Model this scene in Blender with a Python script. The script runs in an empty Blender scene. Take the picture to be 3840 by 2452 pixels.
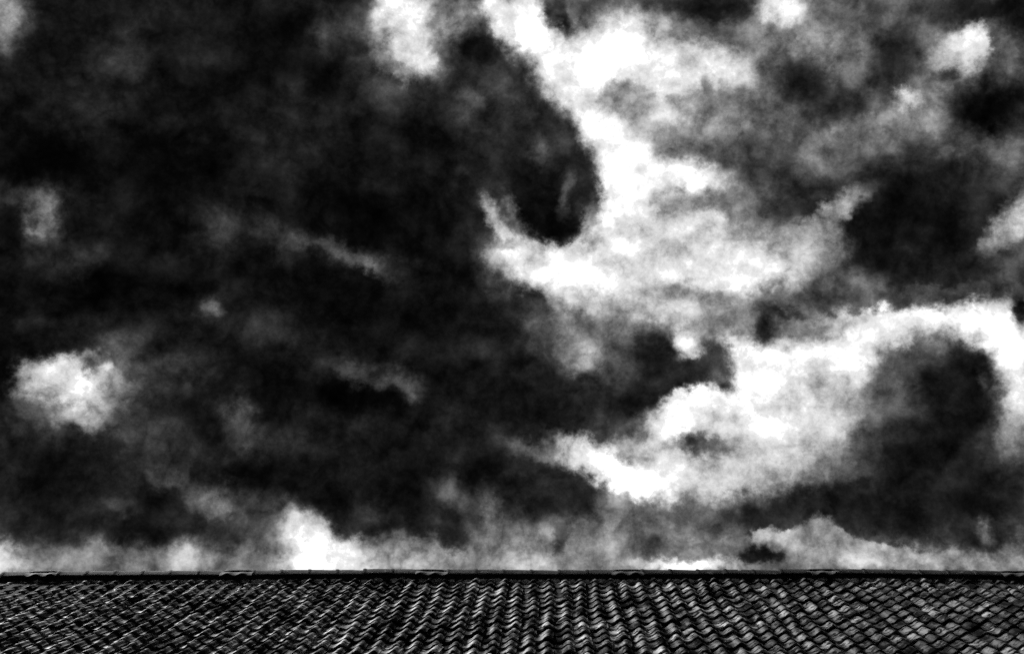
import bpy, math, random
import numpy as np
from mathutils import Vector, Matrix

R = math.radians
random.seed(7)
rng = np.random.default_rng(11)
scene = bpy.context.scene
col = scene.collection

# ------------------------------------------------------------------ camera
SLOPE = 27.0                                   # roof pitch, degrees
EYE = Vector((0.0, 0.0, 1.6))
cam_data = bpy.data.cameras.new('camera')
cam_data.sensor_width = 36.0
cam_data.lens = 36.0 * 4950 / 3840
cam_data.clip_start = 0.1
cam_data.clip_end = 5000
cam = bpy.data.objects.new('camera', cam_data)
cam.location = EYE
cam_data.shift_x = -147 / 3840                 # the frame is a crop: the optical axis runs a little right of and below its middle
cam_data.shift_y = 44 / 3840
cam.rotation_euler = (R(90 + SLOPE), 0, 0)
col.objects.link(cam)
scene.camera = cam

# ------------------------------------------------------------------ exposure
scene.view_settings.view_transform = 'Standard'
scene.view_settings.look = 'None'
scene.view_settings.exposure = 2.0
scene.view_settings.gamma = 1.0
scene.cycles.use_denoising = False
scene.cycles.max_bounces = 4
scene.cycles.sample_clamp_indirect = 2.0
scene.cycles.use_adaptive_sampling = True
scene.cycles.adaptive_threshold = 0.012
scene.cycles.adaptive_min_samples = 8

# ------------------------------------------------------------------ sun (veiled by cloud)
SUN_EL, SUN_AZ = 43.0, -40.0                     # degrees; azimuth from +Y towards +X
sun_data = bpy.data.lights.new('sun', 'SUN')
sun_data.energy = 1.3
sun_data.angle = R(10)
sun_data.color = (1, 1, 1)
sun = bpy.data.objects.new('sun', sun_data)
sd = Vector((math.sin(R(SUN_AZ)) * math.cos(R(SUN_EL)), math.cos(R(SUN_AZ)) * math.cos(R(SUN_EL)), math.sin(R(SUN_EL))))
sun.rotation_euler = sd.to_track_quat('Z', 'Y').to_euler()
sun.location = (0, 0, 30)
col.objects.link(sun)

# ------------------------------------------------------------------ sky: storm cloud over a monochrome daylight sky
# each patch of cloud: azimuth, elevation, half width, half height (degrees), turn, brightness, softness, cover
# <clouds>
CLOUDS = [
    (-16.84,31.33,18.12,12.45,7.7,0.162,0.68,1.0), (13.03,32.69,13.0,9.33,-6.0,0.446,0.68,1.0), (9.02,22.99,10.97,6.0,-3.3,0.581,0.81,1.0),
    (16.63,22.38,6.11,5.86,-6.0,0.399,0.81,1.0), (-3.99,25.04,8.52,5.52,1.5,0.162,0.81,1.0), (-18.99,20.7,7.48,2.45,6.5,0.235,0.94,1.0),
    (-1.76,17.24,28.55,0.9,0.5,0.5,1.0,1.0), (-2.19,36.97,4.77,3.94,1.0,0.216,0.54,1.0), (-0.93,23.25,4.61,2.21,0.3,0.185,0.68,1.0),
    (-27.94,37.48,0.8,1.25,29.4,0.581,0.94,1.0), (-22.22,36.97,1.11,1.11,1.1,0.262,1.0,1.0), (-23.24,34.69,1.76,1.03,11.4,0.226,1.0,1.0),
    (-24.62,30.83,2.04,0.48,11.4,0.303,1.0,1.0), (-24.34,29.74,0.66,1.29,3.0,0.5,0.94,1.0), (-23.9,28.42,1.09,0.69,10.5,0.244,1.0,1.0),
    (-25.63,29.13,0.72,0.68,11.5,0.12,0.94,1.0), (-16.56,30.83,1.1,1.35,-7.6,0.295,0.81,1.0), (-13.68,38.84,3.11,1.74,6.8,0.135,0.94,1.0),
    (-24.02,32.43,3.22,1.03,11.4,0.104,0.94,1.0), (-22.0,27.35,3.31,1.05,19.4,0.12,0.94,1.0), (-22.9,28.08,1.28,0.49,29.9,0.244,1.0,1.0),
    (-13.21,35.36,2.58,1.42,6.3,0.216,1.0,1.0), (-19.05,32.44,3.0,1.58,8.9,0.12,1.0,1.0), (-10.94,30.44,3.09,0.4,-9.2,0.341,0.94,1.0),
    (-9.23,29.97,1.23,0.24,-18.0,0.419,1.0,1.0), (-13.64,30.45,1.17,0.57,-34.0,0.271,1.0,1.0), (-8.56,32.17,3.2,1.27,-1.1,0.104,0.94,1.0),
    (-9.26,27.92,3.26,1.1,-6.1,0.12,0.94,1.0), (-16.43,27.28,0.5,0.51,26.8,0.406,1.0,1.0), (-14.49,29.09,0.9,1.08,6.3,0.135,0.94,1.0),
    (-17.41,28.56,1.16,0.9,-12.5,0.135,0.94,1.0), (-5.26,30.52,1.7,2.2,2.3,0.149,1.0,1.0), (-7.5,35.32,2.65,1.26,3.5,0.149,1.0,1.0),
    (-18.91,25.85,2.62,0.71,7.7,0.196,1.0,1.0), (-21.63,23.44,2.75,1.53,0.2,0.446,0.94,1.0), (-22.21,23.65,1.68,0.69,0.5,0.915,0.94,1.0),
    (-21.01,23.52,0.86,0.91,28.0,0.97,0.81,1.0), (-20.91,22.48,0.6,0.66,7.7,0.854,0.81,1.0), (-23.11,23.65,1.05,0.52,8.9,0.567,1.0,1.0),
    (-21.33,24.27,0.5,0.35,-21.7,0.399,0.81,1.0), (-19.65,24.68,1.09,0.62,-22.3,0.363,0.94,1.0), (-24.71,23.74,0.38,1.54,9.6,0.104,0.94,1.0),
    (-23.52,24.81,1.94,0.55,17.4,0.135,0.81,1.0), (-17.41,24.79,1.5,0.89,6.8,0.287,1.0,1.0), (-17.57,25.85,1.51,0.71,17.1,0.196,1.0,1.0),
    (-13.16,26.51,1.38,0.73,-4.7,0.235,1.0,1.0), (-8.65,25.24,1.9,0.48,-6.6,0.319,0.94,1.0), (-6.91,24.84,0.8,0.41,-12.4,0.341,1.0,1.0),
    (-9.37,24.25,1.88,0.69,-4.5,0.084,0.68,1.0), (-13.13,24.51,1.74,1.27,-5.0,0.135,0.81,1.0), (-14.48,22.86,0.83,0.7,-39.7,0.392,0.94,1.0),
    (-13.59,21.77,1.12,0.73,-25.2,0.303,1.0,1.0), (-16.1,22.25,1.11,0.71,5.8,0.162,0.94,1.0), (-19.13,21.56,1.97,0.7,16.8,0.303,1.0,1.0),
    (-21.63,20.55,2.07,0.69,7.4,0.185,0.94,1.0), (-13.65,20.65,1.77,0.64,9.6,0.135,0.81,1.0), (-14.87,19.25,0.9,0.54,-35.3,0.446,0.94,1.0),
    (-16.69,19.88,1.08,0.44,-24.5,0.378,1.0,1.0), (-17.51,19.28,1.07,0.53,25.6,0.162,0.81,1.0), (-19.56,18.72,1.22,0.43,6.2,0.303,1.0,1.0),
    (-21.9,19.14,1.87,1.03,7.1,0.149,0.94,1.0), (-18.04,18.0,1.93,0.62,0.5,0.149,0.81,1.0), (-21.62,17.63,2.02,0.68,6.5,0.185,0.94,1.0),
    (-13.71,17.98,1.64,0.63,4.1,0.196,0.81,1.0), (-12.52,18.9,1.29,0.5,-11.1,0.334,1.0,1.0), (-18.34,16.51,5.86,0.45,5.2,0.473,0.94,1.0),
    (-23.2,16.18,0.52,0.67,6.5,0.806,0.94,1.0), (-15.78,17.16,0.53,0.43,4.6,0.533,1.0,1.0), (-10.71,17.5,3.15,1.06,3.1,0.513,0.94,1.0),
    (-11.31,18.97,0.67,0.65,-16.5,0.567,0.94,1.0), (-9.88,17.63,1.57,0.89,-17.1,0.97,0.94,1.0), (-9.01,17.26,0.93,0.57,2.6,0.97,0.81,1.0),
    (-10.68,17.14,1.29,0.46,3.0,0.915,0.81,1.0), (-10.18,20.03,1.69,0.91,-26.7,0.149,0.68,1.0), (-8.57,18.94,0.91,0.61,2.6,0.226,0.81,1.0),
    (-8.21,19.23,0.3,0.36,2.6,0.399,0.94,1.0), (-6.55,20.38,1.64,1.27,2.1,0.149,0.81,1.0), (-4.61,20.26,0.87,0.73,1.5,0.341,1.0,1.0),
    (-5.08,17.63,3.23,0.64,1.5,0.54,0.94,1.0), (-4.59,18.81,0.5,0.72,1.4,0.174,0.81,1.0), (-4.05,18.29,0.38,0.46,31.2,0.244,0.94,1.0),
    (-2.58,21.03,1.28,0.91,0.9,0.12,0.81,1.0), (-2.83,19.3,0.35,1.09,0.9,0.467,1.0,1.0), (-2.25,19.04,0.39,0.45,0.7,0.433,1.0,1.0),
    (-10.92,40.44,1.63,0.74,-9.6,0.104,0.47,1.0), (-12.2,39.62,0.64,0.75,36.1,0.287,1.0,1.0), (-8.5,39.34,2.71,1.88,-10.8,0.363,1.0,1.0),
    (-7.92,40.6,1.35,1.08,-1.1,0.97,0.81,1.0), (-8.15,39.28,1.37,0.89,-21.0,0.806,1.0,1.0), (-7.18,38.63,0.87,0.5,-26.5,0.763,1.0,1.0),
    (-9.28,39.02,0.5,0.46,4.6,0.467,1.0,1.0), (-8.52,38.28,0.89,0.29,-15.8,0.533,1.0,1.0), (-4.87,40.77,1.46,0.73,2.4,0.48,0.81,1.0),
    (-5.53,39.87,0.88,0.52,2.7,0.567,0.81,1.0), (-3.47,41.17,0.62,0.38,1.7,0.915,0.81,1.0), (-4.33,39.13,1.26,0.87,-12.9,0.149,0.68,1.0),
    (-5.95,39.14,0.58,0.44,2.9,0.326,1.0,1.0), (-0.97,40.35,1.92,1.4,-24.5,0.97,0.61,1.0), (-2.74,40.49,0.67,1.05,31.3,0.876,0.68,1.0),
    (0.68,40.43,1.5,0.56,-52.3,0.399,1.0,1.0), (0.75,40.38,1.24,0.26,-52.4,0.174,0.94,1.0), (0.09,41.05,0.47,0.51,-40.1,0.287,0.81,1.0),
    (3.17,40.92,2.01,0.83,-1.6,0.363,0.81,1.0), (5.27,40.4,0.46,0.73,17.4,0.216,0.81,1.0), (8.81,40.8,2.68,0.59,-4.4,0.185,0.68,1.0),
    (12.7,40.34,1.13,0.63,-16.4,0.915,0.81,1.0), (1.93,38.31,1.84,1.33,-0.9,0.946,0.81,1.0), (3.59,39.42,2.29,1.08,13.2,0.97,0.81,1.0),
    (4.7,38.5,1.84,0.8,-2.3,0.946,0.81,1.0), (9.38,39.45,1.82,0.49,-14.6,0.378,0.94,1.0), (8.6,38.45,2.03,0.8,-14.2,0.854,0.81,1.0),
    (0.77,37.34,0.88,1.32,24.6,0.763,0.81,1.0), (1.11,36.62,0.67,0.93,19.5,0.806,0.81,1.0), (-2.2,37.5,1.94,1.52,1.1,0.216,0.68,1.0),
    (-1.27,36.26,1.99,1.76,-19.4,0.206,0.47,1.0), (-0.14,34.28,2.09,2.39,12.1,0.196,0.41,1.0), (0.08,32.37,1.84,1.25,10.0,0.135,0.41,1.0),
    (1.51,33.54,0.61,1.09,4.3,0.216,0.54,1.0), (-4.24,37.18,0.93,0.55,22.0,0.334,0.94,1.0), (-0.81,35.37,0.96,0.47,-59.6,0.287,1.0,1.0),
    (1.07,33.28,0.26,0.55,-0.5,0.363,0.94,1.0), (-3.37,38.19,1.09,0.58,-28.4,0.253,1.0,1.0), (-2.4,36.25,1.51,0.58,31.1,0.287,1.0,1.0),
    (3.52,34.27,1.94,1.79,6.4,0.97,0.68,1.0), (2.7,32.61,0.61,1.1,-11.2,0.97,0.68,1.0), (5.9,35.4,1.55,0.73,-12.8,0.581,0.94,1.0),
    (7.12,33.8,2.07,0.62,-8.3,0.93,0.81,1.0), (4.08,37.24,1.54,0.61,3.0,0.5,0.94,1.0), (2.82,36.95,0.6,0.38,48.6,0.513,0.94,1.0),
    (6.48,37.49,1.4,0.6,-3.1,0.915,0.81,1.0), (8.29,37.5,0.29,0.62,16.0,0.467,0.94,1.0), (8.36,35.62,2.64,1.01,-14.0,0.473,0.94,1.0),
    (9.69,35.7,0.84,0.64,-4.6,0.594,0.94,1.0), (8.72,34.66,1.09,0.4,-4.1,0.392,0.94,1.0), (6.53,38.23,1.14,0.53,-3.2,0.854,0.94,1.0),
    (1.66,35.72,0.49,0.73,9.2,0.915,0.81,1.0), (-1.86,31.25,0.93,0.77,-29.2,0.687,0.94,1.0), (-2.96,32.42,0.42,0.67,31.3,0.581,0.81,1.0),
    (-2.39,31.34,0.46,0.95,26.1,0.763,0.81,1.0), (-2.47,29.86,0.84,1.3,16.1,0.433,1.0,1.0), (0.72,30.16,2.88,0.85,-4.3,0.97,0.61,1.0),
    (-1.42,30.52,0.83,0.42,-29.4,0.876,0.81,1.0), (2.42,29.87,2.55,1.38,-1.0,0.946,0.68,1.0), (3.95,31.02,2.14,2.02,-1.7,0.915,0.81,1.0),
    (5.43,32.89,0.55,0.3,-22.5,0.487,0.94,1.0), (6.32,31.48,0.73,0.77,-2.8,0.701,0.94,1.0), (7.85,31.85,0.64,0.55,-3.5,0.888,0.94,1.0),
    (7.95,30.38,3.36,1.06,-11.5,0.815,0.81,1.0), (-0.13,29.43,1.22,0.46,-34.9,0.806,0.81,1.0), (1.79,30.61,0.84,0.38,19.2,0.724,1.0,1.0),
    (11.08,34.32,1.93,1.35,-15.2,0.334,0.94,1.0), (14.96,38.77,2.63,0.84,0.6,0.567,0.94,1.0), (13.59,37.0,1.82,1.05,-26.6,0.206,0.81,1.0),
    (15.67,37.01,0.55,0.98,-22.7,0.419,0.94,1.0), (14.77,36.07,1.29,0.63,-7.2,0.226,0.94,1.0), (17.85,37.66,1.45,1.44,-33.9,0.196,0.81,1.0),
    (16.19,38.16,0.87,0.69,-8.0,0.433,1.0,1.0), (17.26,39.23,1.74,0.62,-8.7,0.363,1.0,1.0), (23.17,38.59,2.87,0.75,-11.8,0.135,0.81,1.0),
    (21.46,37.09,1.45,0.8,9.3,0.779,0.81,1.0), (22.25,37.32,0.71,0.59,-11.2,0.763,0.94,1.0), (19.39,35.66,1.37,0.74,25.5,0.5,0.94,1.0),
    (18.44,35.76,0.5,0.31,-9.0,0.834,0.94,1.0), (19.42,34.68,1.12,0.79,-19.4,0.5,0.94,1.0), (20.43,36.47,0.7,0.24,-0.1,0.326,1.0,1.0),
    (23.18,37.3,0.24,0.85,-21.7,0.287,1.0,1.0), (23.71,36.5,0.6,0.68,-11.9,0.399,1.0,1.0), (22.37,34.6,1.88,1.0,-5.9,0.12,0.68,1.0),
    (21.51,32.91,2.15,0.56,-15.2,0.378,0.94,1.0), (15.37,34.3,1.57,0.46,2.7,0.446,1.0,1.0), (11.8,32.99,1.98,1.1,-25.5,0.303,0.94,1.0),
    (12.53,32.02,1.66,0.87,-15.7,0.216,0.81,1.0), (9.84,32.62,1.49,0.4,-4.5,0.433,1.0,1.0), (17.92,30.82,3.76,2.67,-18.1,0.135,0.61,1.0),
    (15.93,29.65,1.57,1.1,-32.0,0.162,0.68,1.0), (19.3,28.48,2.87,0.88,-13.4,0.206,0.81,1.0), (21.52,30.97,1.15,0.7,-9.9,0.196,0.94,1.0),
    (20.18,32.26,1.77,0.7,-9.4,0.196,0.94,1.0), (14.5,31.86,1.16,0.34,23.4,0.594,0.94,1.0), (13.6,31.36,1.19,0.42,28.9,0.533,1.0,1.0),
    (22.25,29.96,1.13,0.58,32.0,0.701,0.81,1.0), (21.59,29.36,0.74,0.39,20.4,0.567,0.94,1.0), (21.73,28.1,0.74,0.7,-9.4,0.326,1.0,1.0),
    (10.18,29.5,1.65,0.73,-9.4,0.876,0.81,1.0), (8.51,29.43,1.25,0.73,-3.7,0.854,0.94,1.0), (12.54,30.29,1.01,0.83,-25.5,0.533,0.94,1.0),
    (13.82,30.62,0.81,0.46,-26.2,0.567,1.0,1.0), (14.32,28.21,2.39,0.76,-11.1,0.341,0.81,1.0), (-0.96,26.93,1.86,2.58,0.4,0.196,0.81,1.0),
    (0.91,27.49,1.46,1.38,-0.4,0.446,0.94,1.0), (0.71,28.78,1.25,0.34,-20.3,0.763,0.94,1.0), (1.83,26.15,0.95,0.63,-0.7,0.581,0.94,1.0),
    (0.29,28.41,0.37,0.85,24.9,0.567,1.0,1.0), (-0.75,27.67,0.63,0.92,0.3,0.326,1.0,1.0), (4.26,28.2,2.08,0.59,-1.8,0.701,0.94,1.0),
    (3.0,27.83,0.94,0.74,-1.2,0.5,0.94,1.0), (4.23,27.33,1.65,0.46,-1.7,0.446,0.94,1.0), (6.48,26.88,0.57,0.7,-2.6,0.876,0.81,1.0),
    (7.36,27.85,1.23,0.55,-13.1,0.672,0.94,1.0), (5.0,26.02,0.98,1.14,8.0,0.206,0.68,1.0), (3.55,25.42,1.12,0.92,-1.4,0.363,0.94,1.0),
    (5.36,25.0,2.19,0.56,21.9,0.206,0.68,1.0), (8.99,27.66,1.27,0.59,-3.7,0.406,0.81,1.0), (2.93,25.06,1.22,0.92,-1.1,0.303,0.94,1.0),
    (9.19,26.36,0.93,0.66,-3.7,0.946,0.68,1.0), (10.39,27.29,1.11,1.13,-9.3,0.433,1.0,1.0), (11.44,27.66,1.41,0.47,-12.8,0.419,1.0,1.0),
    (10.34,27.2,0.48,0.8,-9.2,0.196,1.0,1.0), (11.28,27.77,0.93,0.2,-14.7,0.271,1.0,1.0), (7.86,26.17,0.62,0.54,36.9,0.287,0.68,1.0),
    (11.22,25.49,2.96,0.91,8.6,0.97,0.68,1.0), (14.27,26.22,2.13,0.73,14.2,0.915,0.81,1.0), (13.38,27.03,1.58,0.36,-0.5,0.567,1.0,1.0),
    (7.81,25.4,0.8,0.73,-13.0,0.349,0.68,1.0), (8.06,24.78,0.55,0.26,-33.1,0.303,0.81,1.0), (6.99,25.3,0.4,0.26,-2.7,0.363,0.94,1.0),
    (0.68,23.76,2.52,0.74,-3.3,0.149,0.61,1.0), (2.68,23.14,1.39,0.78,14.0,0.303,0.68,1.0), (4.11,23.93,1.58,0.56,23.5,0.287,0.81,1.0),
    (1.8,24.34,1.62,0.74,-0.7,0.216,0.81,1.0), (9.28,23.71,3.94,1.64,-3.4,0.888,0.81,1.0), (6.41,23.89,2.15,0.64,29.6,0.97,0.68,1.0),
    (14.14,24.42,0.81,1.71,-15.4,0.97,0.81,1.0), (12.4,24.49,0.89,0.87,-19.7,0.567,0.81,1.0), (11.63,22.73,0.69,0.72,-4.2,0.554,0.94,1.0),
    (9.9,21.85,2.12,0.91,-3.5,0.815,0.94,1.0), (18.41,26.6,3.51,0.89,-7.6,0.97,0.88,1.0), (20.52,25.63,1.27,0.8,-38.3,0.97,0.88,1.0),
    (15.62,26.08,2.11,0.76,11.7,0.97,0.68,1.0), (15.46,27.76,3.73,0.36,-6.5,0.319,0.81,1.0), (19.15,27.61,2.28,0.28,-8.1,0.287,0.81,1.0),
    (21.99,26.37,0.4,0.66,-9.1,0.104,0.68,1.0), (21.04,23.61,0.93,2.09,-8.0,0.946,0.81,1.0), (17.8,25.19,2.07,0.43,-12.1,0.581,0.81,1.0),
    (16.67,22.64,3.25,2.66,-6.1,0.363,0.81,1.0), (17.58,23.07,2.59,2.21,-6.5,0.226,0.74,1.0), (19.25,24.21,1.0,0.98,-37.4,0.196,0.47,1.0),
    (18.77,23.02,1.28,1.32,-7.0,0.185,0.54,1.0), (15.05,23.25,0.85,0.72,-5.6,0.419,1.0,1.0), (16.32,24.2,0.94,0.71,-6.3,0.399,1.0,1.0),
    (18.24,20.78,1.44,1.93,-11.2,0.162,0.68,1.0), (19.81,23.69,0.22,0.35,-7.6,0.399,0.94,1.0), (20.44,21.05,0.97,0.87,-7.1,0.487,0.94,1.0),
    (14.92,21.47,0.52,0.46,-5.2,0.533,0.94,1.0), (14.02,21.01,1.12,0.89,-4.8,0.433,1.0,1.0), (16.12,21.36,1.1,1.06,-5.6,0.303,1.0,1.0),
    (16.81,19.7,2.34,1.05,-5.5,0.149,0.68,1.0), (20.24,19.34,1.04,1.04,-6.6,0.216,0.81,1.0), (19.8,21.48,0.36,0.7,-7.0,0.287,0.94,1.0),
    (0.07,20.5,2.23,1.56,-20.0,0.206,0.68,1.0), (-0.62,21.69,1.18,0.55,10.2,0.235,0.81,1.0), (0.67,21.96,1.98,0.4,-10.2,0.467,0.94,1.0),
    (2.06,22.14,1.18,0.41,-20.7,0.567,0.94,1.0), (3.03,21.3,2.53,0.67,-25.0,0.97,0.68,1.0), (4.39,20.81,1.75,0.84,-11.5,0.97,0.74,1.0),
    (3.65,22.29,0.79,0.4,-1.3,0.581,0.94,1.0), (6.0,21.86,1.56,0.55,17.9,0.779,0.94,1.0), (5.25,22.61,1.16,0.34,33.1,0.763,0.94,1.0),
    (6.91,22.26,1.66,0.77,-14.4,0.467,1.0,1.0), (6.73,22.27,0.78,0.44,-14.4,0.287,1.0,1.0), (7.77,21.97,0.78,0.29,-12.7,0.433,0.94,1.0),
    (7.5,20.8,2.51,0.87,-2.5,0.747,0.94,1.0), (7.67,20.34,0.77,0.45,-2.5,0.806,0.94,1.0), (1.63,19.77,1.54,0.74,-25.5,0.216,0.81,1.0),
    (5.86,19.05,3.64,0.81,-1.8,0.406,0.81,1.0), (3.57,19.56,1.15,0.46,-21.1,0.399,0.94,1.0), (4.38,18.13,0.8,0.36,-11.3,0.262,0.81,1.0),
    (0.84,17.97,2.49,0.9,-0.2,0.533,0.94,1.0), (0.27,18.51,0.31,0.72,-0.1,0.303,1.0,1.0), (2.58,18.85,1.16,0.54,-0.8,0.5,1.0,1.0),
    (10.24,19.04,2.26,0.72,-3.2,0.226,0.81,1.0), (12.71,19.33,2.23,0.64,-4.0,0.253,0.81,1.0), (17.0,18.54,4.63,1.01,-5.3,0.162,0.68,1.0),
    (6.74,17.67,1.51,0.43,-2.0,0.467,0.94,1.0), (9.68,18.05,0.9,0.43,7.1,0.513,0.41,1.0), (11.77,18.36,0.96,0.71,16.4,0.473,0.41,1.0),
    (13.09,17.74,1.13,0.46,-21.9,0.513,0.41,1.0), (14.29,17.06,4.67,0.42,-7.1,0.658,0.81,1.0), (9.41,17.6,1.12,0.57,2.3,0.363,0.81,1.0),
    (9.36,17.53,0.67,0.3,2.3,0.174,0.81,1.0), (8.26,17.79,0.75,0.25,7.6,0.399,0.94,1.0), (15.01,17.11,1.7,0.38,-10.3,0.594,0.47,1.0),
    (16.75,16.77,1.58,0.31,-8.8,0.567,0.54,1.0), (18.8,17.5,1.73,0.48,-15.6,0.226,0.81,1.0), (19.01,17.74,0.28,0.45,14.3,0.406,0.94,1.0),
    (20.07,16.77,0.68,0.41,-5.8,0.533,0.94,1.0), (5.95,17.13,1.88,0.27,-1.7,0.97,0.81,1.0), (-0.25,36.09,1.66,1.49,-19.9,0.226,0.54,1.0),
    (0.08,34.28,2.16,2.2,12.0,0.206,0.47,1.0), (0.26,32.37,1.86,1.22,9.9,0.135,0.47,1.0), (1.67,33.45,0.57,1.13,4.2,0.196,0.68,1.0),
    (0.98,35.72,0.64,0.77,29.5,0.253,0.81,1.0), (0.74,33.28,0.31,0.73,-5.3,0.363,1.0,1.0), (-0.59,35.19,0.77,0.43,-59.7,0.319,1.0,1.0),
    (-1.79,33.72,0.88,1.1,-9.2,0.135,1.0,1.0), (-2.18,36.79,1.33,0.56,21.0,0.287,1.0,1.0), (1.93,32.08,0.26,0.73,-0.9,0.467,1.0,1.0),
    (-1.21,30.89,1.29,0.18,-4.5,0.5,1.0,1.0), (-3.26,35.14,1.34,1.08,1.5,0.216,1.0,1.0), (3.89,29.46,1.25,0.56,-21.7,0.687,1.0,1.0),
    (5.61,30.14,0.85,0.92,-2.4,0.724,1.0,1.0), (3.24,36.05,0.67,0.9,-1.5,0.876,1.0,1.0), (3.98,32.03,0.65,0.55,-1.8,0.806,1.0,1.0),
    (1.15,30.8,0.63,0.26,19.5,0.763,1.0,1.0), (2.24,31.34,0.3,0.56,-21.0,0.567,1.0,1.0), (-1.88,32.44,0.34,0.77,30.8,0.467,1.0,1.0),
    (10.65,23.62,0.78,1.1,-24.0,0.747,1.0,1.0), (8.05,23.23,1.18,0.55,-2.9,0.763,1.0,1.0), (5.58,21.32,0.78,0.44,-1.9,0.763,1.0,1.0),
    (13.12,23.07,0.77,1.08,-4.8,0.687,1.0,1.0), (-3.65,17.75,0.38,0.54,1.1,0.446,1.0,1.0), (-1.07,17.43,1.14,0.36,0.3,0.672,1.0,1.0),
    (-6.01,17.34,1.13,0.36,1.7,0.658,1.0,1.0), (-13.76,16.87,1.08,0.35,3.9,0.433,1.0,1.0), (-20.39,16.4,1.01,0.34,5.7,0.433,1.0,1.0),
    (0.93,29.88,2.55,0.74,-6.4,0.946,0.81,1.0), (-0.99,30.62,0.62,0.58,-29.6,0.763,1.0,1.0), (6.43,29.73,1.68,0.55,-2.8,0.888,1.0,1.0),
    (4.93,33.82,1.32,0.73,-2.3,0.946,1.0,1.0), (11.67,24.09,1.16,1.1,-24.4,0.701,1.0,1.0), (10.16,24.75,1.77,0.66,8.1,0.966,1.0,1.0),
    (5.87,23.14,1.36,0.41,29.9,0.966,0.94,1.0), (3.61,21.01,1.75,0.48,-21.2,0.97,0.81,1.0), (3.54,25.23,1.22,1.1,-1.4,0.303,0.94,1.0),
    (5.67,25.08,2.29,0.56,21.8,0.206,0.54,1.0), (5.1,25.92,0.94,0.96,8.0,0.196,0.61,1.0), (7.82,25.58,0.7,0.65,36.9,0.326,0.81,1.0),
    (8.17,24.83,0.51,0.26,-33.1,0.326,0.94,1.0), (6.91,22.26,0.67,0.37,-14.4,0.303,1.0,1.0), (1.12,37.79,0.84,1.13,24.5,0.888,0.94,1.0),
    (2.16,36.25,0.66,1.02,19.0,0.946,0.94,1.0), (0.09,38.77,0.88,0.96,30.0,0.915,1.0,1.0), (6.09,38.61,1.38,0.71,-3.0,0.876,1.0,1.0),
    (5.97,36.57,1.35,0.39,-2.9,0.687,1.0,1.0), (2.9,24.14,1.9,0.78,16.9,0.206,0.81,1.0), (4.54,24.75,1.79,0.64,23.3,0.206,0.68,1.0),
    (6.39,25.32,1.39,0.49,23.5,0.226,0.68,1.0), (12.71,19.42,2.41,0.64,-4.0,0.196,0.81,1.0), (10.22,18.86,1.13,0.43,-3.2,0.216,0.81,1.0),
    (11.99,18.7,0.37,0.3,16.3,0.554,0.68,1.0), (11.48,18.31,0.74,0.39,16.5,0.5,0.54,1.0), (10.53,18.08,0.44,0.21,16.9,0.567,0.68,1.0),
    (12.68,18.26,0.4,0.23,-23.8,0.54,0.68,1.0), (9.61,18.27,0.56,0.2,7.1,0.567,0.68,1.0), (13.46,17.82,0.54,0.21,-24.0,0.567,0.68,1.0),
    (15.12,17.28,0.43,0.21,-14.4,0.687,0.68,1.0), (16.08,17.05,0.53,0.17,-14.6,0.658,0.68,1.0), (9.36,17.53,0.63,0.27,2.3,0.196,0.81,1.0),
    (-4.59,18.78,0.46,0.61,1.4,0.196,0.81,1.0), (-8.35,19.01,0.65,0.47,2.6,0.253,0.94,1.0), (0.27,18.47,0.27,0.61,-0.1,0.326,1.0,1.0),
    (17.93,22.94,1.84,1.98,-6.6,0.185,0.94,1.0), (16.96,20.74,2.45,1.59,-5.8,0.174,0.94,1.0), (16.01,23.33,0.94,1.07,-6.0,0.349,1.0,1.0),
    (-22.76,23.7,0.7,0.45,8.8,0.701,1.0,1.0), (-20.21,23.1,0.72,0.7,7.6,0.5,1.0,1.0), (-21.41,22.24,1.23,0.38,7.8,0.5,1.0,1.0),
    (4.81,31.27,1.28,0.41,-12.1,0.724,1.0,1.0), (3.06,30.13,0.85,0.33,-1.3,0.779,1.0,1.0), (4.63,36.93,1.7,0.5,-2.2,0.533,1.0,1.0),
    (7.48,38.7,0.69,0.63,-3.7,0.731,1.0,1.0), (8.44,28.52,1.24,0.44,-3.6,0.567,1.0,1.0), (12.74,24.91,0.58,0.73,-19.9,0.701,1.0,1.0),
]
# </clouds>

class Nodes:
    """short hand for building a node tree"""
    def __init__(self, tree):
        self.t = tree; self.N = tree.nodes; self.L = tree.links

    def put(self, sock, v):
        if isinstance(v, (int, float, tuple)):
            sock.default_value = v
        elif v is not None:
            self.L.new(v, sock)

    def math(self, op, a, b=None, c=None, clamp=False):
        n = self.N.new('ShaderNodeMath'); n.operation = op; n.use_clamp = clamp
        for i, v in enumerate((a, b, c)):
            self.put(n.inputs[i], v)
        return n.outputs[0]

    def vmath(self, op, a, b=None, scale=None):
        n = self.N.new('ShaderNodeVectorMath'); n.operation = op
        self.put(n.inputs[0], a); self.put(n.inputs[1], b)
        if scale is not None:
            n.inputs['Scale'].default_value = scale
        return n.outputs['Value'] if op == 'LENGTH' else n.outputs[0]

    def noise(self, vec, scale, detail, rough, distort=0.0):
        n = self.N.new('ShaderNodeTexNoise')
        self.put(n.inputs['Vector'], vec)
        for k, x in (('Scale', scale), ('Detail', detail), ('Roughness', rough), ('Distortion', distort)):
            n.inputs[k].default_value = x
        return n

    def mix(self, f, a, b):
        n = self.N.new('ShaderNodeMix'); n.data_type = 'FLOAT'
        self.put(n.inputs[0], f); self.put(n.inputs[2], a); self.put(n.inputs[3], b)
        return n.outputs[0]

    def ramp(self, v, a, b, lo=0.0, hi=1.0, smooth=True):
        n = self.N.new('ShaderNodeMapRange')
        n.interpolation_type = 'SMOOTHSTEP' if smooth else 'LINEAR'
        for i, x in enumerate((v, a, b, lo, hi)):
            self.put(n.inputs[i], x)
        return n.outputs[0]


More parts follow.
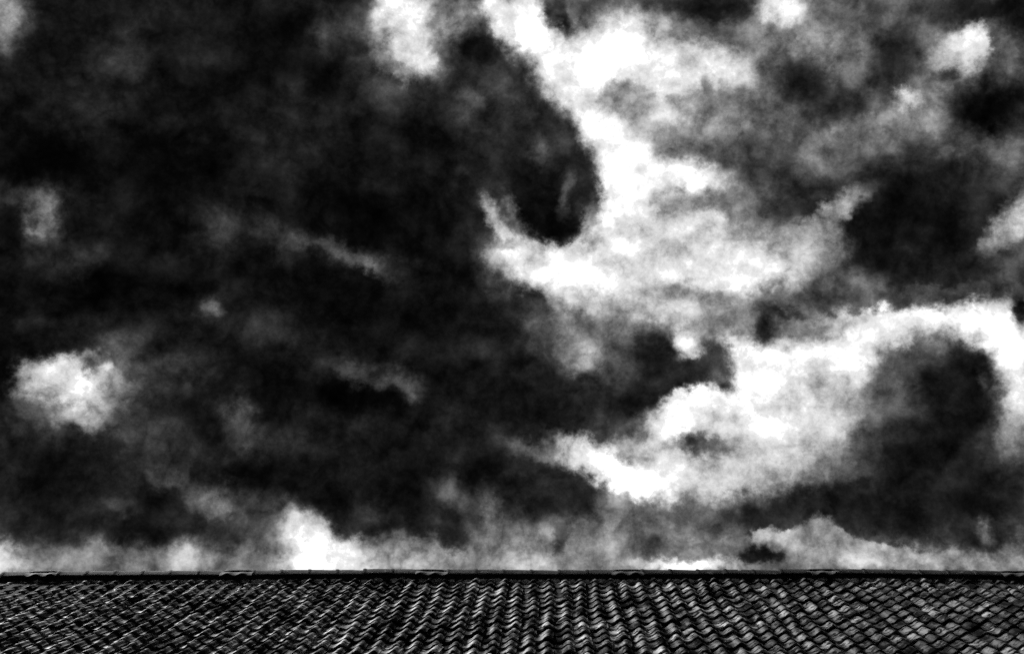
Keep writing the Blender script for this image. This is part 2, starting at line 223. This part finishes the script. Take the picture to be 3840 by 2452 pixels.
def cloud_patch_group():
    """one soft, turned patch of cloud laid over the running brightness"""
    g = bpy.data.node_groups.new('cloud_patch', 'ShaderNodeTree')
    for name, kind in (('P', 'NodeSocketVector'), ('V', 'NodeSocketFloat'), ('Az', 'NodeSocketFloat'), ('El', 'NodeSocketFloat'),
                       ('Turn', 'NodeSocketVector'), ('Size', 'NodeSocketVector'), ('Bright', 'NodeSocketFloat'),
                       ('Outer', 'NodeSocketFloat'), ('Inner', 'NodeSocketFloat'), ('Cover', 'NodeSocketFloat')):
        g.interface.new_socket(name, in_out='INPUT', socket_type=kind)
    g.interface.new_socket('V', in_out='OUTPUT', socket_type='NodeSocketFloat')
    k = Nodes(g)
    i = g.nodes.new('NodeGroupInput').outputs
    o = g.nodes.new('NodeGroupOutput').inputs
    at = g.nodes.new('ShaderNodeCombineXYZ')   # z carries the running value so the patches are evaluated one after another
    k.put(at.inputs[0], i['Az']); k.put(at.inputs[1], i['El']); k.put(at.inputs[2], i['V'])
    m = g.nodes.new('ShaderNodeMapping'); m.vector_type = 'TEXTURE'
    k.put(m.inputs['Vector'], i['P']); k.put(m.inputs['Location'], at.outputs[0])
    k.put(m.inputs['Rotation'], i['Turn']); k.put(m.inputs['Scale'], i['Size'])
    f = k.ramp(k.vmath('LENGTH', m.outputs[0]), i['Outer'], i['Inner'], 0.0, i['Cover'])
    k.put(o['V'], k.mix(f, i['V'], i['Bright']))
    return g


def build_sky():
    w = bpy.data.worlds.new('World')
    scene.world = w
    w.use_nodes = True
    nt = w.node_tree
    nt.nodes.clear()
    k = Nodes(nt); N, Lk = nt.nodes, nt.links
    patch = cloud_patch_group()

    d = N.new('ShaderNodeTexCoord').outputs['Generated']                # the world direction
    sep = N.new('ShaderNodeSeparateXYZ'); Lk.new(d, sep.inputs[0])
    az = k.math('MULTIPLY', k.math('ARCTAN2', sep.outputs[0], sep.outputs[1]), 180 / math.pi)
    el = k.math('MULTIPLY', k.math('ARCSINE', sep.outputs[2]), 180 / math.pi)
    cmb = N.new('ShaderNodeCombineXYZ'); Lk.new(az, cmb.inputs[0]); Lk.new(el, cmb.inputs[1])

    # turbulence that frays the cloud patches
    w1 = k.noise(d, 14, 2, 0.5)
    w2 = k.noise(d, 48, 6, 0.56)
    half = (0.5, 0.5, 0.5)
    w3 = k.noise(d, 150, 4, 0.6)
    off = k.vmath('ADD', k.vmath('SCALE', k.vmath('SUBTRACT', w1.outputs['Color'], half), scale=0.6),
                  k.vmath('SCALE', k.vmath('SUBTRACT', w2.outputs['Color'], half), scale=1.35))
    off = k.vmath('ADD', off, k.vmath('SCALE', k.vmath('SUBTRACT', w3.outputs['Color'], half), scale=0.7))
    p = k.vmath('MULTIPLY', k.vmath('ADD', cmb.outputs[0], off), (1.0, 1.0, 0.0))
    ps = N.new('ShaderNodeSeparateXYZ'); Lk.new(p, ps.inputs[0])

    # cloud beyond the patches: the same storm sky all round
    big = k.noise(d, 3.2, 7, 0.55, 0.4)
    base = k.ramp(big.outputs['Fac'], 0.36, 0.72, 0.12, 0.62)
    # billows, puffs and fine vapour
    t1 = k.math('SUBTRACT', k.noise(d, 30, 7, 0.57).outputs['Fac'], 0.5)
    # light from above: each billow's top against its base
    up = k.noise(k.vmath('ADD', d, (-0.003, 0.0, 0.009)), 30, 7, 0.57).outputs['Fac']
    t1 = k.math('MULTIPLY_ADD', k.math('SUBTRACT', k.math('SUBTRACT', up, 0.5), t1), -0.75, t1)
    dw = k.vmath('ADD', d, k.vmath('SCALE', k.vmath('SUBTRACT', w2.outputs['Color'], half), scale=0.03))
    puff = None
    for sc, wt in ((30, 1.0), (70, 0.6), (150, 0.3)):              # rounded lumps with dark creases between
        lump = k.math('ABSOLUTE', k.math('SUBTRACT', k.noise(dw, sc, 0, 0.5).outputs['Fac'], 0.5))
        lump = k.math('MULTIPLY_ADD', lump, 2 * wt, -0.23 * wt)
        puff = lump if puff is None else k.math('ADD', puff, lump)
    t2 = k.math('SUBTRACT', k.noise(d, 330, 4, 0.8).outputs['Fac'], 0.5)
    t = k.math('MULTIPLY_ADD', puff, 0.36, t1)
    t = k.math('MULTIPLY_ADD', t2, 0.36, t)
    # clear sky (monochrome) shining through where the cloud is thinnest
    sky = N.new('ShaderNodeTexSky'); sky.sky_type = 'NISHITA'
    sky.sun_disc = False
    sky.sun_elevation = R(SUN_EL)
    sky.sun_rotation = R(SUN_AZ)
    bw = N.new('ShaderNodeRGBToBW'); Lk.new(sky.outputs[0], bw.inputs[0])
    clear = k.math('MULTIPLY', bw.outputs[0], 0.05)

    def finish(v):
        body = k.math('MULTIPLY', k.math('MULTIPLY', v, v), k.math('SUBTRACT', 1.1, v))         # the edges of clouds are the most broken
        amp = k.math('MULTIPLY_ADD', body, 2.5, 0.12)
        v = k.ramp(k.math('MULTIPLY_ADD', t, amp, v), -0.05, 1.0)
        lum = k.math('MULTIPLY', k.math('POWER', v, 2.25), 0.25)
        final = k.math('MULTIPLY_ADD', k.ramp(v, 0.93, 1.0, 0.0, 0.35), clear, lum)
        bg = N.new('ShaderNodeBackground'); Lk.new(final, bg.inputs['Color'])
        return bg.outputs[0]

    def chain(patches):
        v = base
        for (ca, ce, ra, re, tilt, val, soft, cover) in patches:
            g = N.new('ShaderNodeGroup'); g.node_tree = patch; i = g.inputs
            Lk.new(p, i['P']); Lk.new(v, i['V'])
            i['Az'].default_value = ca; i['El'].default_value = ce
            i['Turn'].default_value = (0, 0, R(tilt)); i['Size'].default_value = (ra, re, 1e5)
            i['Bright'].default_value = val; i['Outer'].default_value = 1 + soft
            i['Inner'].default_value = max(0.0, 1 - soft); i['Cover'].default_value = cover
            v = g.outputs[0]
        return finish(v)

    def reach(c):                               # half extents of a patch along azimuth and elevation
        ca, ce, ra, re, tilt, val, soft, cover = c
        q = 1 + soft; cs, sn = math.cos(R(tilt)), math.sin(R(tilt))
        return q * math.hypot(ra * cs, re * sn) + 0.01, q * math.hypot(ra * sn, re * cs) + 0.01

    # the sky is divided into sectors, each holding only the patches that reach into it
    def sector(patches, x0, x1, y0, y1, depth):
        ps_ = []
        for c in patches:
            hx, hy = reach(c)
            if c[0] + hx > x0 and c[0] - hx < x1 and c[1] + hy > y0 and c[1] - hy < y1:
                ps_.append(c)
        if depth == 0 or len(ps_) < 14:
            return chain(ps_)
        wide = (min(x1, 26) - max(x0, -26)) >= (min(y1, 46) - max(y0, 14))
        ax = 0 if wide else 1
        lo, hi = (max(x0, -26), min(x1, 26)) if wide else (max(y0, 14), min(y1, 46))
        cut = (lo + hi) / 2
        sw = k.math('GREATER_THAN', ps.outputs[ax], cut)
        if wide:
            a, b = sector(ps_, x0, cut, y0, y1, depth - 1), sector(ps_, cut, x1, y0, y1, depth - 1)
        else:
            a, b = sector(ps_, x0, x1, y0, cut, depth - 1), sector(ps_, x0, x1, cut, y1, depth - 1)
        m = N.new('ShaderNodeMixShader')
        Lk.new(sw, m.inputs[0]); Lk.new(a, m.inputs[1]); Lk.new(b, m.inputs[2])
        return m.outputs[0]

    far = chain([])
    inner = sector(CLOUDS, -30, 30, 8, 50, 5)
    inside = k.math('MULTIPLY', k.math('LESS_THAN', k.math('ABSOLUTE', ps.outputs[0]), 30.0),
                    k.math('LESS_THAN', k.math('ABSOLUTE', k.math('SUBTRACT', ps.outputs[1], 29.0)), 21.0))
    m = N.new('ShaderNodeMixShader')
    Lk.new(inside, m.inputs[0]); Lk.new(far, m.inputs[1]); Lk.new(inner, m.inputs[2])
    out = N.new('ShaderNodeOutputWorld'); Lk.new(m.outputs[0], out.inputs['Surface'])
    w.cycles.sampling_method = 'MANUAL'
    w.cycles.sample_map_resolution = 512

build_sky()
# <rest>
# ------------------------------------------------------------------ materials (a black and white world: greys only)
def grey(v):
    return (v, v, v, 1.0)


def new_mat(name):
    m = bpy.data.materials.new(name); m.use_nodes = True
    nt = m.node_tree; nt.nodes.clear()
    b = nt.nodes.new('ShaderNodeBsdfPrincipled')
    o = nt.nodes.new('ShaderNodeOutputMaterial'); nt.links.new(b.outputs[0], o.inputs[0])
    return m, Nodes(nt), b


def tile_material():
    m, k, b = new_mat('weathered_clay')
    pos = k.N.new('ShaderNodeNewGeometry').outputs['Position']
    at = k.N.new('ShaderNodeAttribute'); at.attribute_name = 'tone'
    tone = at.outputs['Fac']
    broad = k.noise(pos, 0.8, 4, 0.55).outputs['Fac']              # damp, mossy stretches of the roof
    soot = k.noise(pos, 10.0, 4, 0.55, 0.5).outputs['Fac']         # soot and moss on each tile
    grit = k.noise(pos, 120.0, 4, 0.7).outputs['Fac']
    lich = k.noise(pos, 11.0, 6, 0.62, 0.8).outputs['Fac']
    run = k.N.new('ShaderNodeMapping'); run.inputs['Scale'].default_value = (7.0, 0.9, 0.9)
    k.put(run.inputs['Vector'], pos)
    streak = k.noise(run.outputs[0], 1.0, 4, 0.55, 0.2).outputs['Fac']   # stains run down the slope
    clay = k.ramp(tone, 0.0, 1.0, 0.03, 0.40, smooth=False)
    clay = k.math('MULTIPLY', clay, k.ramp(broad, 0.40, 0.60, 0.30, 1.25))
    clay = k.math('MULTIPLY', clay, k.ramp(streak, 0.34, 0.58, 0.22, 1.25))
    clay = k.mix(k.ramp(soot, 0.45, 0.58), clay, 0.012)
    pale = k.math('MULTIPLY', k.ramp(lich, 0.55, 0.66), k.ramp(tone, 0.35, 0.85))
    base = k.mix(pale, clay, 0.60)
    base = k.math('MULTIPLY', base, k.ramp(grit, 0.25, 0.75, 0.78, 1.22, smooth=False))
    k.put(b.inputs['Base Color'], base)
    dull = k.math('MULTIPLY', k.ramp(streak, 0.36, 0.56), k.ramp(soot, 0.66, 0.46))
    k.put(b.inputs['Roughness'], k.math('SUBTRACT', k.ramp(dull, 0.0, 1.0, 0.9, 0.6, smooth=False), k.math('MULTIPLY', tone, 0.08)))
    k.put(b.inputs['Specular IOR Level'], k.ramp(dull, 0.0, 1.0, 0.0, 0.10, smooth=False))
    bump = k.N.new('ShaderNodeBump'); bump.inputs['Strength'].default_value = 0.25; bump.inputs['Distance'].default_value = 0.004
    k.put(bump.inputs['Height'], k.math('MULTIPLY_ADD', grit, 0.5, soot))
    k.L.new(bump.outputs[0], b.inputs['Normal'])
    return m


def rough_material(name, lo, hi, scale, rough=0.85, pale=None):
    m, k, b = new_mat(name)
    pos = k.N.new('ShaderNodeNewGeometry').outputs['Position']
    n1 = k.noise(pos, scale, 6, 0.62, 0.4).outputs['Fac']
    n2 = k.noise(pos, scale * 9, 4, 0.65).outputs['Fac']
    c = k.math('MULTIPLY', k.ramp(n1, 0.34, 0.66, lo, hi), k.ramp(n2, 0.25, 0.75, 0.7, 1.3, smooth=False))
    if pale:
        n3 = k.noise(pos, scale * 2.3, 6, 0.65, 0.8).outputs['Fac']
        c = k.mix(k.ramp(n3, 0.58, 0.66), c, pale)
    k.put(b.inputs['Base Color'], c)
    b.inputs['Roughness'].default_value = rough
    b.inputs['Specular IOR Level'].default_value = 0.12
    bump = k.N.new('ShaderNodeBump'); bump.inputs['Strength'].default_value = 0.5; bump.inputs['Distance'].default_value = 0.006
    k.put(bump.inputs['Height'], n2); k.L.new(bump.outputs[0], b.inputs['Normal'])
    return m


M_TILE = tile_material()
M_RIDGE = rough_material('ridge_clay', 0.04, 0.11, 4.0, 0.8, pale=0.34)
M_VENT = rough_material('vent_clay', 0.05, 0.12, 7.0, 0.8, pale=0.3)
M_SLOT_SHADE = rough_material('slot_shade', 0.008, 0.014, 5.0, 0.9)  # near-black colour stands in for the shade inside the vent slot
M_MORTAR = rough_material('lime_mortar', 0.12, 0.42, 16.0, 0.9)
M_DECK = rough_material('roofing_felt', 0.010, 0.018, 5.0, 0.95)
M_WALL = rough_material('render_wall', 0.30, 0.42, 1.2, 0.9)
M_GROUND = rough_material('bare_ground', 0.06, 0.12, 0.4, 0.95)
M_METAL = rough_material('bare_metal', 0.55, 0.7, 20.0, 0.35)

# ------------------------------------------------------------------ roof frame: x along the ridge, u up the slope, w out of the roof
BETA = R(SLOPE)
S = Vector((0, math.cos(BETA), math.sin(BETA)))
NR = Vector((0, -math.sin(BETA), math.cos(BETA)))
HROOF = 3.206                                     # the eye stands this far off the plane of the tile crests
W_T, L_T = 0.200, 0.306                           # covering width and gauge of one tile
LEN_T, AMP, THICK = 0.375, 0.049, 0.021
U_TOP = 17.58                                     # lower edge of the top course
U_RIDGE = U_TOP + 0.33
X0 = 0.035
ROWS = 22
COLS = (-54, 54)
ROOF_M = Matrix(((1, 0, 0, EYE.x), (0, S.y, NR.y, EYE.y - HROOF * NR.y), (0, S.z, NR.z, EYE.z - HROOF * NR.z), (0, 0, 0, 1)))


def rp(x, u, w):
    return ROOF_M @ Vector((x, u, w))


def sag(x):                                       # the ridge line is not quite straight
    return np.interp(x, [-12, -7.6, -6.9, -4.3, -2.2, 0, 2.9, 4.0, 6.2, 7.0, 12], [-.05, -.048, -.022, -.010, .010, .0, .004, .014, -.012, -.024, -.05])


def mesh(name, verts, faces, mat, smooth=True, tone=None):
    me = bpy.data.meshes.new(name)
    me.from_pydata([tuple(v) for v in verts], [], [tuple(f) for f in faces])
    if smooth:
        me.polygons.foreach_set('use_smooth', [True] * len(me.polygons))
    if tone is not None:
        a = me.attributes.new('tone', 'FLOAT', 'POINT')
        a.data.foreach_set('value', np.asarray(tone, dtype=np.float32))
    me.materials.append(mat)
    me.update()
    return me


def link(name, me, parent=None):
    o = bpy.data.objects.new(name, me); col.objects.link(o)
    o.parent = parent
    return o


# ------------------------------------------------------------------ ground and building
def box(x0, x1, y0, y1, z0, z1):
    v = [(x, y, z) for x in (x0, x1) for y in (y0, y1) for z in (z0, z1)]
    f = [(0, 1, 3, 2), (4, 6, 7, 5), (0, 4, 5, 1), (2, 3, 7, 6), (0, 2, 6, 4), (1, 5, 7, 3)]
    return v, f


g = link('ground', mesh('ground', [(-2500, -2500, 0), (2500, -2500, 0), (2500, 2500, 0), (-2500, 2500, 0)], [(0, 1, 2, 3)], M_GROUND, False))
g['kind'] = 'structure'

ridge_pt = rp(0, U_RIDGE, -0.06)
eave_pt = rp(0, U_TOP - (ROWS - 1) * L_T - 0.05, -0.10)
RX = 10.9
house = bpy.data.objects.new('tiled_building', None); col.objects.link(house)
house.location = (0, ridge_pt.y, 0)
house['label'] = 'long low building with an old weathered pantile roof under storm clouds'
house['category'] = 'building'


def child(name, me, parent):
    o = link(name, me, parent)
    o.matrix_parent_inverse = parent.matrix_world.inverted() if parent is not house else Matrix.Translation(-house.location)
    return o


yf, yb = eave_pt.y + 0.45, 2 * ridge_pt.y - eave_pt.y - 0.45
zw = eave_pt.z + 0.45 * math.tan(BETA) - 0.13
for (a, b_) in (((-RX + .3, RX - .3, yf, yf + .3), 0), ((-RX + .3, RX - .3, yb - .3, yb), 0)):
    v, f = box(*a, 0, zw)
    child('wall', mesh('wall', v, f, M_WALL, False), house)
for sx in (-1, 1):                                # gable walls
    xa, xb = sorted((sx * (RX - .3), sx * (RX - .6)))
    prof = [(yf + .302, 0), (yb - .302, 0), (yb - .302, zw), (ridge_pt.y, ridge_pt.z - 0.14), (yf + .302, zw)]
    v = [(xa, y, z) for y, z in prof] + [(xb, y, z) for y, z in prof]
    f = [(0, 1, 2, 3, 4), (9, 8, 7, 6, 5)] + [(i, i + 5, (i + 1) % 5 + 5, (i + 1) % 5) for i in range(5)]
    child('wall', mesh('wall', v, f, M_WALL, False), house)

# roof boards and felt under the tiles: two slopes, 8 cm thick
prof = []
for dz in (0.0, -0.08):
    prof += [(eave_pt.y, eave_pt.z + dz), (ridge_pt.y, ridge_pt.z + dz), (2 * ridge_pt.y - eave_pt.y, eave_pt.z + dz)]
v = [(x, y, z) for x in (-RX, RX) for (y, z) in prof]
f = [(0, 6, 7, 1), (1, 7, 8, 2), (3, 4, 10, 9), (4, 5, 11, 10), (0, 3, 9, 6), (2, 8, 11, 5), (0, 1, 4, 3), (1, 2, 5, 4), (6, 9, 10, 7), (7, 10, 11, 8)]
roof = child('roof', mesh('roof', v, f, M_DECK, False), house)
roof['label'] = 'weathered pantile roof slope with half round ridge tiles and ridge vents'


def roof_part(name, me, matrix=None):
    o = bpy.data.objects.new(name, me); col.objects.link(o)
    o.parent = roof
    o.matrix_basis = matrix if matrix is not None else Matrix()
    return o


# ------------------------------------------------------------------ pantiles
PT = [(-.02, .17), (.06, .06), (.15, .005), (.24, .0), (.33, .07), (.42, .24), (.51, .50), (.60, .78), (.68, .95), (.745, 1.0),
      (.81, .93), (.87, .73), (.93, .47), (.985, .28), (1.035, .20)]


def tile_shape(r):
    """one S shaped pantile in roof axes, its lower edge at u = 0"""
    tw = r.normal(0, .0022)                       # twist
    am = AMP * (1 + r.normal(0, .035))
    nose = r.normal(0, .0015, len(PT))
    edge = np.convolve(r.normal(0, .0035, len(PT) + 4), np.ones(5) / 5, 'same')[2:-2]
    vs, fs = [], []
    n = len(PT)
    us = (0.0, 0.012, 0.19, LEN_T)
    for j, u in enumerate(us):
        for i, (t, z) in enumerate(PT):
            lift = .010 * max(0, (t - .86) / .17) ** 1.0
            zz = z * am + lift - AMP - u * (THICK + .007) / L_T + tw * (t - .5) * (1 - u / LEN_T) * 2
            if j == 0:
                zz -= .0045
            vs.append((t * W_T, u + (edge[i] if j < 2 else 0), zz))
    for j in range(len(us) - 1):
        for i in range(n - 1):
            a = j * n + i
            fs.append((a, a + 1, a + n + 1, a + n))
    b0 = len(vs)                                  # lower edge, hard shaded: its own vertices
    for i in range(n):
        x, u, z = vs[i]
        vs.append((x, u, z)); vs.append((x, u + .003, z - THICK + nose[i]))
    for i in range(n - 1):
        a = b0 + 2 * i
        fs.append((a, a + 1, a + 3, a + 2))
    c0 = len(vs)                                  # side lip of the roll
    for j in (0, 3):
        x, u, z = vs[j * n + n - 1]
        vs.append((x, u, z)); vs.append((x - .002, u, z - THICK))
    fs.append((c0, c0 + 2, c0 + 3, c0 + 1))
    return vs, fs


def tone_of(r):
    t = r.beta(0.9, 1.35)
    if r.random() < .14:
        t *= .15
    return float(t)


VARIANTS = []
for q in range(28):
    vs, fs = tile_shape(rng)
    VARIANTS.append((vs, fs))
col_dx = rng.normal(0, .004, COLS[1] - COLS[0] + 1)
col_dz = rng.normal(0, .003, COLS[1] - COLS[0] + 1)
shared = {}
spots = []
for row in range(ROWS):
    row_du = rng.normal(0, .009)
    for c in range(COLS[0], COLS[1] + 1):
        x = X0 + c * W_T + col_dx[c - COLS[0]] + .012 * math.sin(row * .5 + c * .9)
        u = U_TOP - row * L_T + row_du + .012 * math.sin(c * .31 + row * 1.7) + rng.normal(0, .012) - (rng.uniform(.02, .06) if rng.random() < .02 else 0)
        w = col_dz[c - COLS[0]] + rng.normal(0, .0055) + sag(x) * math.exp(-row / 6)
        spots.append((row, c, x, u, w, rng.normal(0, .026), rng.normal(0, .018), int(rng.integers(28)), tone_of(rng)))


def spot_matrix(sp):
    row, c, x, u, w, yaw, roll, q, tn = sp
    return Matrix.Translation((x, u, w)) @ Matrix.Rotation(yaw, 4, 'Z') @ Matrix.Rotation(roll, 4, 'Y')


# the 300 tiles that show largest stand as tiles of their own, the rest of the slope as one field
def in_view(sp):
    row, c, x, u, w = sp[:5]
    du = u + .15
    px = 1920 + 147 + (x + .1) / du * 4950
    py = 1226 + 44 + HROOF / u * 4950
    return -30 < px < 3870 and py < 2452 + 60


order = sorted([i for i, sp in enumerate(spots) if in_view(sp)], key=lambda i: (spots[i][3] ** 2 + spots[i][2] ** 2))
single = set(order[:300])
fv, ff, ft = [], [], []
for i, sp in enumerate(spots):
    mtx = ROOF_M @ spot_matrix(sp)
    vs, fs = VARIANTS[sp[7]]
    if i in single:
        key = (sp[7] % 14, round(sp[8] * 5))
        if key not in shared:
            vs, fs = VARIANTS[key[0]]
            shared[key] = mesh('roof_tile', vs, fs, M_TILE, True, [key[1] / 5] * len(vs))
        roof_part('roof_tile', shared[key], mtx)
    else:
        A = np.array(mtx); P = np.array(vs) @ A[:3, :3].T + A[:3, 3]
        n0 = len(fv)
        fv.extend(P.tolist()); ff.extend([tuple(a + n0 for a in q) for q in fs]); ft.extend([sp[8]] * len(vs))
field = roof_part('tile_field', mesh('tile_field', fv, ff, M_TILE, True, ft))
field['kind'] = 'stuff'

# ------------------------------------------------------------------ ridge: half round tiles with collars, mortar bedding, vents
RID_L = 0.376
RIDGE_Z = rp(0, U_RIDGE, 0).z + 0.012
RIDGE_Y = rp(0, U_RIDGE, 0).y
VENT_X0 = (2350 - 2067) * (U_RIDGE / 4950) - RID_L / 2


RIDGE_PROF = [(-.112, -.020), (-.072, .020), (-.046, .041), (-.022, .058), (0, .064), (.022, .058), (.046, .041), (.072, .020), (.112, -.020)]


def ridge_mesh(name, r):
    """angled ridge tile, a collar at one end"""
    n = len(RIDGE_PROF)
    vs, fs = [], []
    secs = [(0.0, .006), (.026, .008), (.044, .003), (.055, 0.0), (.2, .001), (RID_L + .02, -.005)]
    for x, out in secs:
        for i, (y, z) in enumerate(RIDGE_PROF):
            k2 = 1 + (out + r.normal(0, .0012)) / .07
            vs.append((x, y * k2, z * k2 + out * .3))
    for j in range(len(secs) - 1):
        for i in range(n - 1):
            a = j * n + i
            fs.append((a, a + n, a + n + 1, a + 1))
    for j in (0, len(secs) - 1):                  # thickness at both ends
        b0 = len(vs)
        for i in range(n):
            x, y, z = vs[j * n + i]
            vs.append((x, y, z)); vs.append((x + (.002 if j == 0 else -.002), y * .88, z - .014))
        for i in range(n - 1):
            a = b0 + 2 * i
            fs.append((a, a + 1, a + 3, a + 2) if j else (a, a + 2, a + 3, a + 1))
    for side in (0, n - 1):                       # lower lips
        b0 = len(vs)
        for j in range(len(secs)):
            x, y, z = vs[j * n + side]
            vs.append((x, y, z)); vs.append((x, y * .95, z - .013))
        for j in range(len(secs) - 1):
            a = b0 + 2 * j
            fs.append((a, a + 1, a + 3, a + 2))
    return vs, fs


ridge_vars = [mesh('ridge_tile', *ridge_mesh('ridge_tile', rng), M_RIDGE) for _ in range(6)]


def vent_mesh(r):
    """hood of a ridge vent: covers the crown, its front edge standing off over the slot"""
    prof = [(-.064, .036), (-.046, .048), (-.022, .061), (0, .066), (.022, .060), (.046, .046), (.072, .022), (.094, -.002)]
    n = len(prof)
    vs, fs = [], []
    secs = [(.0, -.004), (.03, .0), (.06, .004), (RID_L - .06, .004), (RID_L - .03, .0), (RID_L, -.004)]
    for x, out in secs:
        for i, (y, z) in enumerate(prof):
            o = out * (1 - i / (n - 1))
            vs.append((x, y - o, z + o)); vs.append((x, y - o, z + o - .009))
    for j in range(len(secs) - 1):
        for i in range(n - 1):
            a = (j * n + i) * 2; b2 = a + 2 * n
            fs += [(a, b2, b2 + 2, a + 2), (a + 1, a + 3, b2 + 3, b2 + 1)]
        a = j * n * 2; b2 = a + 2 * n
        fs.append((a, a + 1, b2 + 1, b2))
    return vs, fs


def apron_mesh(r):
    """skirt of the vent dressed down over the top course, wavy like the tiles"""
    nx, nu = 19, 5
    vs, fs = [], []
    ph = r.uniform(0, 1)
    for j in range(nu):
        q = j / (nu - 1)
        for i in range(nx):
            x = -.03 + (RID_L + .06) * i / (nx - 1)
            wave = (.5 - .5 * math.cos(2 * math.pi * (x / W_T + ph))) * .034 * q
            vs.append((x, -.078 - .125 * q, .016 - .055 * q - .030 * q * q + wave + r.normal(0, .0015)))
    for j in range(nu - 1):
        for i in range(nx - 1):
            a = j * nx + i
            fs.append((a, a + 1, a + nx + 1, a + nx))
    m0 = len(vs)
    for i in range(nx):
        x, y, z = vs[(nu - 1) * nx + i]
        vs += [(x, y, z), (x, y + .004, z - .012)]
    for i in range(nx - 1):
        a = m0 + 2 * i
        fs.append((a, a + 2, a + 3, a + 1))
    return vs, fs


def backing_mesh():  # sheet behind the hood, coloured dark as the slot's shade
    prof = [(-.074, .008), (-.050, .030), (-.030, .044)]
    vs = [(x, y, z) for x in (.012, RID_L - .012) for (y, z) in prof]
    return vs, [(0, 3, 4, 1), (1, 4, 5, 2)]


n_ridge = int(2 * RX / RID_L) + 1
k0 = -int((RX + VENT_X0) / RID_L)
for kk in range(k0, k0 + n_ridge + 1):
    x = VENT_X0 + kk * RID_L
    if x < -RX or x + RID_L > RX:
        continue
    z = RIDGE_Z + sag(x + RID_L / 2) + rng.normal(0, .0018)
    tilt = math.atan2(sag(x + RID_L) - sag(x), RID_L) + rng.normal(0, .006)
    mtx = Matrix.Translation((x, RIDGE_Y + rng.normal(0, .003), z)) @ Matrix.Rotation(-tilt, 4, 'Y') @ Matrix.Rotation(rng.normal(0, .008), 4, 'Z')
    if kk % 7 == 0:
        hv, hf = vent_mesh(rng)
        roof_part('ridge_vent', mesh('ridge_vent', hv, hf, M_VENT), mtx)
        bv, bf = backing_mesh()
        roof_part('slot_shade_sheet', mesh('slot_shade_sheet', bv, bf, M_SLOT_SHADE), mtx)
        av, af = apron_mesh(rng)
        roof_part('vent_apron', mesh('vent_apron', av, af, M_VENT), mtx)
    else:
        roof_part('ridge_tile', ridge_vars[int(rng.integers(6))], mtx)


# dark filler box added under the ridge tiles: blocks the sky, reads as shade
xs = np.linspace(-RX + .05, RX - .05, 60)
v, f = [], []
for x in xs:
    z0 = RIDGE_Z + float(sag(x))
    v += [(x, RIDGE_Y - .045, z0 - .13), (x, RIDGE_Y - .045, z0 + .004), (x, RIDGE_Y + .045, z0 + .004), (x, RIDGE_Y + .045, z0 - .13)]
for i in range(len(xs) - 1):
    a = 4 * i
    f += [(a, a + 4, a + 5, a + 1), (a + 1, a + 5, a + 6, a + 2), (a + 2, a + 6, a + 7, a + 3), (a + 3, a + 7, a + 4, a)]
f += [(0, 1, 2, 3), tuple(len(v) - 4 + q for q in (3, 2, 1, 0))]
roof_part('ridge_gap_filler', mesh('ridge_gap_filler', v, f, M_DECK, False))

# mortar lumps packed into the tile hollows under the ridge
def lump(r):
    n, m_ = 9, 5
    vs, fs = [], []
    for j in range(m_):
        for i in range(n):
            a = 2 * math.pi * i / n
            rad = math.cos(j / (m_ - 1) * math.pi / 2) ** .7
            vs.append((.068 * rad * math.cos(a) * r.uniform(.8, 1.2), .075 * rad * math.sin(a) * r.uniform(.8, 1.2), .034 * math.sin(j / (m_ - 1) * math.pi / 2) * r.uniform(.85, 1.15)))
    for j in range(m_ - 1):
        for i in range(n):
            a = j * n + i; b2 = j * n + (i + 1) % n
            fs.append((a, b2, b2 + n, a + n))
    return vs, fs


lumps = [mesh('mortar_lump', *lump(rng), M_MORTAR, False) for _ in range(8)]
for c in range(COLS[0], COLS[1] + 1):
    x = X0 + (c + .20) * W_T + rng.normal(0, .01)
    if abs(x) > RX - .1 or rng.random() < .12:
        continue
    mtx = ROOF_M @ Matrix.Translation((x, U_TOP + .185 + rng.normal(0, .02), -.060 + sag(x))) @ Matrix.Rotation(rng.normal(0, .3), 4, 'Z') @ Matrix.Scale(rng.uniform(.75, 1.15), 4)
    roof_part('mortar_lump', lumps[int(rng.integers(8))], mtx)
